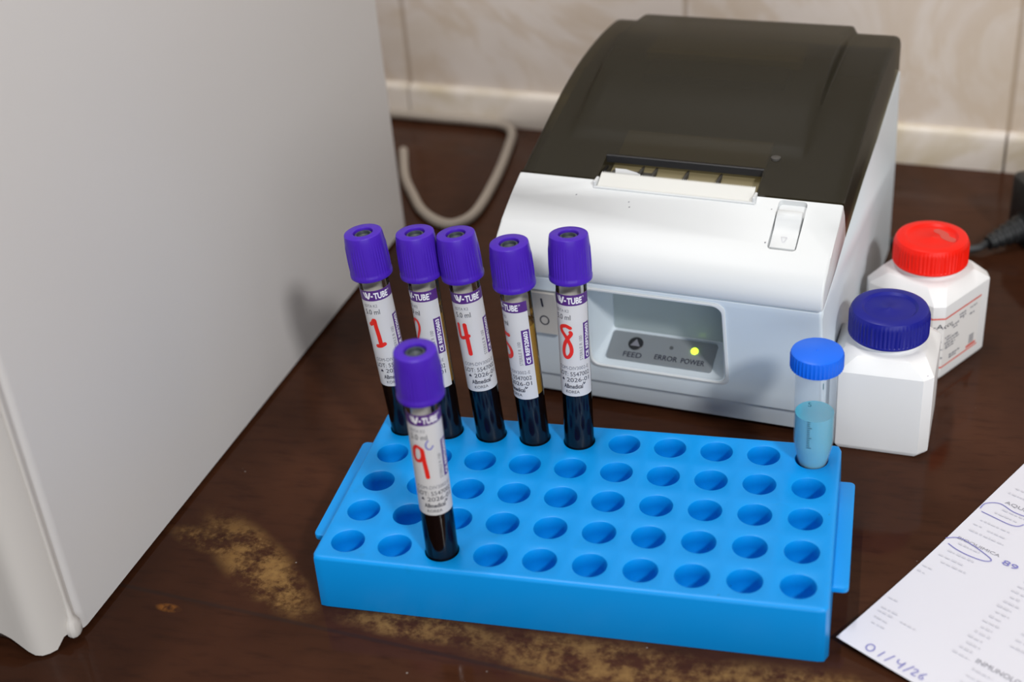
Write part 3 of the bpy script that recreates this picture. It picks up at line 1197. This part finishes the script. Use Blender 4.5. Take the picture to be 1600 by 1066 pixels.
loft(bm, [[sw(SX0 - 0.0012, 0.0435, -0.002), sw(SX1 + 0.0012, 0.0435, -0.002), sw(SX1 + 0.0012, 0.0695, -0.002), sw(SX0 - 0.0012, 0.0695, -0.002)],
          [sw(SX0 - 0.0012, 0.0435, 0.0004), sw(SX1 + 0.0012, 0.0435, 0.0004), sw(SX1 + 0.0012, 0.0695, 0.0004), sw(SX0 - 0.0012, 0.0695, 0.0004)]])
swh = obj('power_switch', bm, M['panel_grey'], pr, smooth=0)
bm = bmesh.new()
loft(bm, [[(SX0, fy(z) - o_, z) for z, o_ in ((0.0445, 0.0), (0.0447, 0.0030), (0.0565, 0.0008), (0.0683, 0.0016), (0.0686, 0.0))],
          [(SX1, fy(z) - o_, z) for z, o_ in ((0.0445, 0.0), (0.0447, 0.0030), (0.0565, 0.0008), (0.0683, 0.0016), (0.0686, 0.0))]])
rkr = obj('rocker', bm, M['switch'], swh, smooth=20)
bm = bmesh.new()


def rkf(x, z):
    k = 0.0008 + (0.0565 - z) / 0.0118 * 0.0022 if z < 0.0565 else 0.0008 + (z - 0.0565) / 0.0118 * 0.0008
    return (x, fy(z) - k - 0.00015, z)


stroke(bm, [(-0.1290, 0.0602), (-0.1290, 0.0648)], 0.0009, rkf)
stroke(bm, [(-0.1290 + 0.0021 * math.cos(R(a)), 0.0520 + 0.0023 * math.sin(R(a))) for a in range(0, 361, 24)], 0.0006, rkf)
obj('switch_marks', bm, M['ink_black'], rkr, recalc=False)
# front cover with rounded nose
bm = bmesh.new()
cprof = [(-0.0005, 0.1099), (-0.0125, 0.1040), (-0.0257, 0.0975), (-0.0325, 0.0938), (-0.0362, 0.0908), (-0.0384, 0.0873), (-0.0394, 0.0835), (-0.0394, 0.0800), (-0.0388, 0.0786), (-0.0375, 0.0783),
         (-0.0150, 0.0836), (0.0097, 0.0889), (0.0072, 0.0948), (0.0036, 0.1030), (0.0004, 0.1096)]
prism_x(bm, cprof, -PW - 0.0002, 0.0002, 0.0022, 4)
cover = obj('front_cover', bm, M['printer'], pr, smooth=24)
# recess for the release lever and notch for the tear bar


def cz(y):
    return 0.1099 + 0.49 * (y + 0.0005)


bm = bmesh.new()
rings = []
for h_ in (-0.0022, 0.01):
    rings.append([(x, y, cz(y) + h_) for x, y in rrect(0.0063, 0.0119, 0.0018, 5, -0.0213, -0.0128)])
loft(bm, rings)
cut(cover, bm)
bm = bmesh.new()
box(bm, -0.1120, -0.0385, -0.0042, 0.02, 0.1062, 0.13)
cut(cover, bm)
bm = bmesh.new()
lp = [(-0.0232, -0.0006), (-0.0180, -0.0010), (-0.0150, -0.0009), (-0.0128, -0.0003), (-0.0112, 0.0009), (-0.0098, 0.0019), (-0.0080, 0.0020), (-0.0066, 0.0010), (-0.0066, -0.0008), (-0.0090, -0.0019), (-0.0232, -0.0019)]
prism_x(bm, [(y, cz(y) + o_) for y, o_ in lp], -0.0268, -0.0158, 0.0004, 2)
lev = obj('release_lever', bm, M['printer'], pr, smooth=40)
bm = bmesh.new()
stroke(bm, [(-0.0226, -0.0180), (-0.0202, -0.0180)], 0.0002, lambda x, y: (x, y, cz(y) - 0.0005))
stroke(bm, [(-0.0202, -0.0180), (-0.0214, -0.0205), (-0.0226, -0.0180)], 0.0002, lambda x, y: (x, y, cz(y) - 0.0005))
obj('lever_arrow', bm, M['print_grey'], lev, recalc=False)
# small ink specks on the cover
for (x, y, w) in ((-0.0931, -0.0124, 0.0006), (-0.0941, -0.0099, 0.0005), (-0.0289, -0.0221, 0.0006), (-0.0300, -0.0060, 0.0004), (-0.1195, -0.0090, 0.0006)):
    bm = bmesh.new()
    stroke(bm, [(x, y), (x + 0.0002, y + 0.0001)], w, lambda x_, y2: (x_, y2, cz(y2) + 0.00008), 0.0001)
    obj('ink_speck', bm, M['ink_grey'], cover, recalc=False)
# tear bar: cream strip with saw teeth and raised rim
bm = bmesh.new()
NT_ = 88
XA, XB = -0.1112, -0.0393
prism_x(bm, [(-0.0033, 0.1083), (0.0034, 0.1119), (0.0034, 0.1109), (-0.0033, 0.1070)], XA, XB)
for i in range(NT_):
    x0 = XA + (XB - XA) * i / NT_
    w = (XB - XA) / NT_
    tri = [(x0, 0.0034, 0.1119), (x0 + w, 0.0034, 0.1119), (x0 + w / 2, 0.0044, 0.1124)]
    hi_ = [bm.verts.new(p) for p in tri]
    lo_ = [bm.verts.new((p[0], p[1], p[2] - 0.0006)) for p in tri]
    bm.faces.new(hi_)
    bm.faces.new(lo_[::-1])
    for k in range(3):
        bm.faces.new((lo_[k], lo_[(k + 1) % 3], hi_[(k + 1) % 3], hi_[k]))
tb_ = obj('tear_bar', bm, M['cream'], pr, smooth=0, recalc=True)
bm = bmesh.new()
box(bm, XA - 0.0016, XA - 0.0003, -0.0045, 0.0012, 0.1062, 0.1112, 0.0003, 1)
box(bm, XB + 0.0003, XB + 0.0016, -0.0045, 0.0012, 0.1062, 0.1112, 0.0003, 1)
box(bm, XA - 0.0016, XB + 0.0016, -0.0048, -0.0034, 0.1062, 0.1088, 0.0003, 1)
obj('bar_frame', bm, M['printer'], tb_)

# smoky lid: curved shell with raised roll window and paper exit slot
LP = [(0.0004, 0.1104), (0.0187, 0.1163), (0.0420, 0.1234), (0.0610, 0.1287), (0.0850, 0.1332), (0.1150, 0.1352), (0.1380, 0.1343), (0.1465, 0.1330)]


def lz(y):
    for (a0, z0), (a1, z1) in zip(LP, LP[1:]):
        if y <= a1:
            t_ = (y - a0) / (a1 - a0)
            i = LP.index((a0, z0))
            p0 = LP[max(i - 1, 0)]
            p3 = LP[min(i + 2, len(LP) - 1)]
            m0 = (z1 - p0[1]) / (a1 - p0[0]) * (a1 - a0)
            m1 = (p3[1] - z0) / (p3[0] - a0) * (a1 - a0)
            return (2 * t_ ** 3 - 3 * t_ ** 2 + 1) * z0 + (t_ ** 3 - 2 * t_ ** 2 + t_) * m0 + (-2 * t_ ** 3 + 3 * t_ ** 2) * z1 + (t_ ** 3 - t_ ** 2) * m1
    return LP[-1][1]


def sstep(a, b_, x):
    t_ = max(0.0, min(1.0, (x - a) / (b_ - a)))
    return t_ * t_ * (3 - 2 * t_)


def seam(y):
    S_ = [(0.0097, 0.0889), (0.0500, 0.0975), (0.0900, 0.1030), (0.1465, 0.1140)]
    if y <= S_[0][0]:
        return 0.1104 + (0.0889 - 0.1104) * max(0, y - 0.0004) / (0.0097 - 0.0004)
    for (a0, z0), (a1, z1) in zip(S_, S_[1:]):
        if y <= a1:
            return z0 + (z1 - z0) * (y - a0) / (a1 - a0)
    return S_[-1][1]


WL, WR = -0.1345, -0.0235
SLX0, SLX1, SLY = -0.1125, -0.0385, 0.0165


def raise_(x, y):
    hgt = 0.0060 * sstep(0.020, 0.095, y) + 0.0005 * sstep(0.026, 0.030, y) - 0.0028 * sstep(0.095, 0.147, y)
    return hgt * sstep(WL - 0.002, WL + 0.002, x) * (1 - sstep(WR - 0.0006, WR + 0.0024, x))


xs = [-PW, -PW + 0.0004, -PW + 0.0014, -PW + 0.003, -0.145, -0.140, WL - 0.002, WL - 0.001, WL, WL + 0.001, WL + 0.002, -0.126, -0.118, SLX0]
xs += [SLX0 + (SLX1 - SLX0) * i / 12 for i in range(1, 13)]
xs += [-0.033, -0.028, WR - 0.0006, WR - 0.0001, WR + 0.0004, WR + 0.0009, WR + 0.0014, WR + 0.0019, WR + 0.0024, -0.016, -0.012, -0.006, -0.003, -0.0014, -0.0004, 0.0]
ys = [0.0004, 0.003, 0.0065, 0.0097, 0.013, SLY] + [SLY + (0.1435 - SLY) * i / 40 for i in range(1, 41)] + [0.1450, 0.1460, 0.1465]
bm = bmesh.new()


def side_drop(x):
    d = min(x + PW, -x)
    if d >= 0.003:
        return 0.0
    k = 1 - d / 0.003
    return 0.003 * (1 - math.sqrt(max(0, 1 - k * k)))


def back_drop(y):
    if y < 0.1435:
        return 0.0
    k = min(1, (y - 0.1435) / 0.003)
    return 0.003 * (1 - math.sqrt(max(0, 1 - k * k)))


G = [[bm.verts.new((x, y, max(lz(y) + raise_(x, y) - side_drop(x) - back_drop(y), seam(y)))) for x in xs] for y in ys]
for j in range(len(ys) - 1):
    for i in range(len(xs) - 1):
        if xs[i] >= SLX0 - 1e-6 and xs[i + 1] <= SLX1 + 1e-6 and ys[j + 1] <= SLY + 1e-6:
            continue
        bm.faces.new((G[j][i], G[j][i + 1], G[j + 1][i + 1], G[j + 1][i]))
# side skirts and back
for i in (0, len(xs) - 1):
    low = [bm.verts.new((xs[i], y, seam(y) + 0.0001)) for y in ys]
    for j in range(len(ys) - 1):
        try:
            bm.faces.new((G[j][i], G[j + 1][i], low[j + 1], low[j]))
        except ValueError:
            pass
lowb = [bm.verts.new((x, 0.1468, 0.1141)) for x in xs]
for i in range(len(xs) - 1):
    bm.faces.new((G[-1][i], G[-1][i + 1], lowb[i + 1], lowb[i]))
bmesh.ops.remove_doubles(bm, verts=bm.verts[:], dist=1e-6)
lid = obj('lid', bm, M['smoky'], pr, smooth=35)
tag(lid, 'smoky brown see-through lid')
# dark rim round the paper exit slot
bm = bmesh.new()
box(bm, SLX0 - 0.0004, SLX1 + 0.0004, SLY - 0.0012, SLY + 0.0008, lz(SLY) - 0.0040, lz(SLY) - 0.0002, 0.0003, 1)
box(bm, SLX0 - 0.0008, SLX0 + 0.0004, 0.0006, SLY, 0.1085, 0.1098, 0.0002, 1)
obj('slot_rim', bm, M['dark_plastic'], lid)
bm = bmesh.new()
lathe(bm, [(0.0022, 0.0), (0.0022, 0.0012), (0.0018, 0.0014)], 20)
k = obj('lid_pin', bm, M['inner_dark'], lid)
k.location = (-0.0350, 0.0235, lz(0.0235) - 0.0008)
# dark tray that fills the printer under the lid
bm = bmesh.new()
prism_x(bm, [(0.0046, 0.0885), (0.0046, 0.1020), (0.0180, 0.1080), (0.0460, 0.1165), (0.0850, 0.1262), (0.1150, 0.1285), (0.1440, 0.1265), (0.1440, 0.1137), (0.0900, 0.1029), (0.0500, 0.0974), (0.0104, 0.0889)], -PW + 0.0016, -0.0016, 0.0010, 2)
obj('roll_tray', bm, mat('tray_plastic', (0.050, 0.044, 0.030), 0.6), pr)
# what shows through the lid: paper guide, ribs, roll cradle
bm = bmesh.new()
prof = [(0.0042, 0.1020), (0.0050, 0.1058), (0.0150, 0.1080), (0.0200, 0.1110), (0.0400, 0.1175), (0.0430, 0.1160), (0.0430, 0.1080), (0.0042, 0.0950)]
prism_x(bm, prof, -0.1100, -0.0400, 0.0008, 2)
obj('paper_guide', bm, M['inner'], pr)
bm = bmesh.new()
for x in (-0.0955, -0.0890, -0.0740, -0.0585):
    box(bm, x - 0.0006, x + 0.0006, 0.0044, 0.0300, 0.1040, 0.1100, 0.0003, 1)
box(bm, -0.1100, -0.0895, 0.0046, 0.0162, 0.1050, 0.1082, 0.0003, 1)
obj('guide_ribs', bm, M['inner_dark'], pr)
bm = bmesh.new()
prism_x(bm, [(0.104, 0.1318), (0.126, 0.1326), (0.126, 0.120), (0.104, 0.120)], -0.1210, -0.0420, 0.001, 2)
obj('rear_crossbar', bm, M['inner'], pr)
bm = bmesh.new()
prism_x(bm, [(0.082, 0.1290), (0.098, 0.1310), (0.098, 0.120), (0.082, 0.120)], -0.1150, -0.0450, 0.001, 2)
obj('roll_cradle', bm, M['inner_dark'], pr)
# torn end of the receipt roll poking up behind the tear bar
bm = bmesh.new()
pp_ = [(-0.1050, 0.0052, 0.1140), (-0.1000, 0.0056, 0.1138), (-0.0950, 0.0054, 0.1128), (-0.0930, 0.0052, 0.1120)]
lo = [bm.verts.new((x, 0.0048, 0.1060)) for x, _, _ in pp_]
hi = [bm.verts.new(p) for p in pp_]
for i in range(3):
    bm.faces.new((lo[i], lo[i + 1], hi[i + 1], hi[i]))
obj('receipt_end', bm, M['paper_roll'], pr, smooth=0)
for (x, y) in ((-0.140, -0.008), (-0.010, -0.008), (-0.140, 0.145), (-0.010, 0.145)):
    bm = bmesh.new()
    lathe(bm, [(0.0050, 0.0), (0.0055, 0.0006), (0.0055, 0.0031)], 20)
    o = obj('rubber_foot', bm, M['black_rubber'], pr)
    o.location = (x, y, 0)

# ------------------------------------------------------------------ pale cord looping behind the analyser
bm = bmesh.new()
tube(bm, [(-0.2000, 0.378, 0.0035), (-0.1870, 0.340, 0.0034), (-0.1737, 0.3142, 0.0032), (-0.1610, 0.2931, 0.0032), (-0.1460, 0.2795, 0.0032), (-0.1350, 0.2788, 0.0032), (-0.1270, 0.2950, 0.0032),
          (-0.1262, 0.3412, 0.0032), (-0.1290, 0.3850, 0.0032), (-0.1330, 0.4130, 0.0034), (-0.1430, 0.4240, 0.0040), (-0.1620, 0.4280, 0.0045), (-0.1950, 0.4325, 0.0045), (-0.2250, 0.4370, 0.0045), (-0.2700, 0.4430, 0.0045), (-0.33, 0.4510, 0.0045)], 0.0031, 14, 8)
cordo = obj('cream_cord', bm, M['cord'])
tag(cordo, 'cream cord looping across the desk between cabinet and printer', 'cord')

# ------------------------------------------------------------------ black adapter at the right edge
ad = empty('power_adapter', (0.2130, 0.3000, 0), R(22))
tag(ad, 'black power plug with ribbed neck at the right edge behind bottles', 'power plug')
bm = bmesh.new()
slab(bm, rrect(0.0260, 0.0180, 0.005, 5), 0.0, 0.0360, 0.002)
obj('housing', bm, M['black_rubber'], ad, smooth=40)
bm = bmesh.new()
tube(bm, [(-0.025, -0.002, 0.011), (-0.032, -0.003, 0.0095), (-0.040, -0.0045, 0.0078), (-0.047, -0.006, 0.0062)],
     lambda t_: (0.0078 - 0.0042 * t_) * (1.0 + 0.10 * math.cos(2 * PI * 6 * t_)), 16, 12)
obj('strain_relief', bm, M['black_rubber'], ad, smooth=60)
bm = bmesh.new()
tube(bm, [(-0.046, -0.0041, 0.0064), (-0.052, -0.0055, 0.0040), (-0.062, -0.0020, 0.0024), (-0.073, 0.0060, 0.0022), (-0.088, 0.0160, 0.0022), (-0.1010, 0.0200, 0.0022), (-0.113, 0.0180, 0.0022)], 0.0021, 10, 8)
obj('cable', bm, M['black_rubber'], ad)

# ------------------------------------------------------------------ request form sheet at the lower right
E1 = Vector((0.5155, 0.857, 0))
E2 = Vector((0.857, -0.5155, 0))
PO = Vector((0.1050, -0.0419, 0))


def pz(a, b_):
    d = math.hypot(a, b_)
    return 0.0005 + 0.0036 * max(0.0, 1 - d / 0.075) ** 1.6


def pap(off):
    def f(a, b_):
        q = PO + E2 * a + E1 * b_
        return (q.x, q.y, pz(a, b_) + off)
    return f


sheet = empty('form_sheet', (0, 0, 0))
tag(sheet, 'white printed form with blue pen marks lying at the lower right', 'paper sheet')
bm = bmesh.new()
quad(bm, 0, 0.148, 0, 0.210, pap(0), 40, 56)
obj('paper', bm, M['paper'], sheet, smooth=60, recalc=False)
bm = bmesh.new()
f = pap(0.00025)
bm.free()
hm = mat('heading_ink', (0.30, 0.30, 0.34), 0.6)
for word, a_, b_, c_, d_ in (('BIOQUIMICA', 0.0035, 0.0222, 0.0826, 0.0846), ('INMUNOLOGIA', 0.0446, 0.0680, 0.0240, 0.0266), ('AQUE', 0.0070, 0.0170, 0.1152, 0.1176)):
    bm = bmesh.new()
    add_text(bm, word, a_, b_, c_, d_, f)
    obj('printed_heading', bm, hm, sheet, recalc=False)
bm = bmesh.new()
rng = random.Random(11)


def dash(x0, x1, y, hgt=0.0011):
    x = x0
    while x < x1:
        w = rng.uniform(0.0007, 0.0024)
        xe = min(x + w, x1)
        quad(bm, x, xe, y, y + hgt * rng.uniform(0.6, 1), f)
        x = xe + rng.uniform(0.0004, 0.0009)


for y, a0, a1 in ((0.1270, 0.006, 0.016), (0.1225, 0.005, 0.017), (0.1106, 0.0085, 0.0190), (0.1070, 0.0070, 0.0170), (0.0990, 0.0050, 0.0180), (0.0950, 0.0040, 0.0085), (0.0945, 0.0105, 0.0190), (0.0905, 0.0045, 0.0200),
                  (0.0800, 0.0055, 0.0150), (0.0735, 0.0045, 0.0160), (0.0690, 0.0030, 0.0140), (0.0655, 0.0060, 0.0170), (0.0590, 0.0015, 0.0060), (0.0550, 0.0015, 0.0050),
                  (0.0330, 0.0020, 0.0060), (0.0262, 0.0030, 0.0100), (0.0236, 0.0030, 0.0095), (0.0236, 0.0130, 0.0195), (0.0196, 0.0040, 0.0100), (0.0161, 0.0050, 0.0110)):
    dash(a0, a1, y)
for i in range(15):
    dash(0.0355 + 0.0007 * (i % 3), 0.0425 - 0.0011 * (i % 2), 0.0235 + 0.0037 * i, 0.0013)
for i in range(4):
    dash(0.0500, 0.0600 - 0.002 * (i % 2), 0.0400 + 0.0042 * i, 0.0013)
for i in range(5):
    dash(0.0455, 0.0535 - 0.001 * i, 0.0200 - 0.0042 * i, 0.0012)
obj('fine_print', bm, M['print_grey'], sheet, recalc=False)
bm = bmesh.new()
f = pap(0.00035)
stroke(bm, [(0.0010, 0.1062), (0.0012, 0.1105), (0.0058, 0.1140), (0.0130, 0.1125), (0.0205, 0.1130)], 0.0004, f)
stroke(bm, [(0.0026, 0.1046), (0.0080, 0.1043), (0.0150, 0.1040), (0.0185, 0.1050), (0.0200, 0.1075)], 0.0004, f)
tag(obj('pen_bracket', bm, M['ink_blue'], sheet, recalc=False), 'blue pen bracket')
bm = bmesh.new()
stroke(bm, [(0.0000, 0.0802), (0.0040, 0.0835), (0.0100, 0.0830), (0.0160, 0.0815), (0.0208, 0.0795), (0.0190, 0.0772), (0.0130, 0.0762), (0.0070, 0.0765), (0.0026, 0.0777)], 0.00042, f)
tag(obj('pen_ring', bm, M['ink_blue'], sheet, recalc=False), 'blue pen ring')
bm = bmesh.new()
add_text(bm, '89', 0.0248, 0.0312, 0.0800, 0.0830, f)
tag(obj('pen_number', bm, M['ink_blue'], sheet, recalc=False), 'blue pen number')
bm = bmesh.new()
stroke(bm, [(0.0125 + 0.0015 * math.cos(R(a)), 0.0040 + 0.0019 * math.sin(R(a))) for a in range(0, 361, 30)], 0.00045, f)
for pts in ([(0.0168, 0.0022), (0.0176, 0.0058)], [(0.0198, 0.0020), (0.0214, 0.0066)], [(0.0236, 0.0062), (0.0238, 0.0044), (0.0256, 0.0046), (0.0262, 0.0064), (0.0256, 0.0022)],
            [(0.0276, 0.0022), (0.0294, 0.0068)], [(0.0302, 0.0056), (0.0312, 0.0064), (0.0318, 0.0054), (0.0304, 0.0030), (0.0322, 0.0030)], [(0.0348, 0.0066), (0.0334, 0.0046), (0.0338, 0.0030), (0.0350, 0.0036), (0.0342, 0.0046)]):
    stroke(bm, pts, 0.00042, f)
tag(obj('pen_date', bm, M['ink_blue'], sheet, recalc=False), 'handwritten blue date')
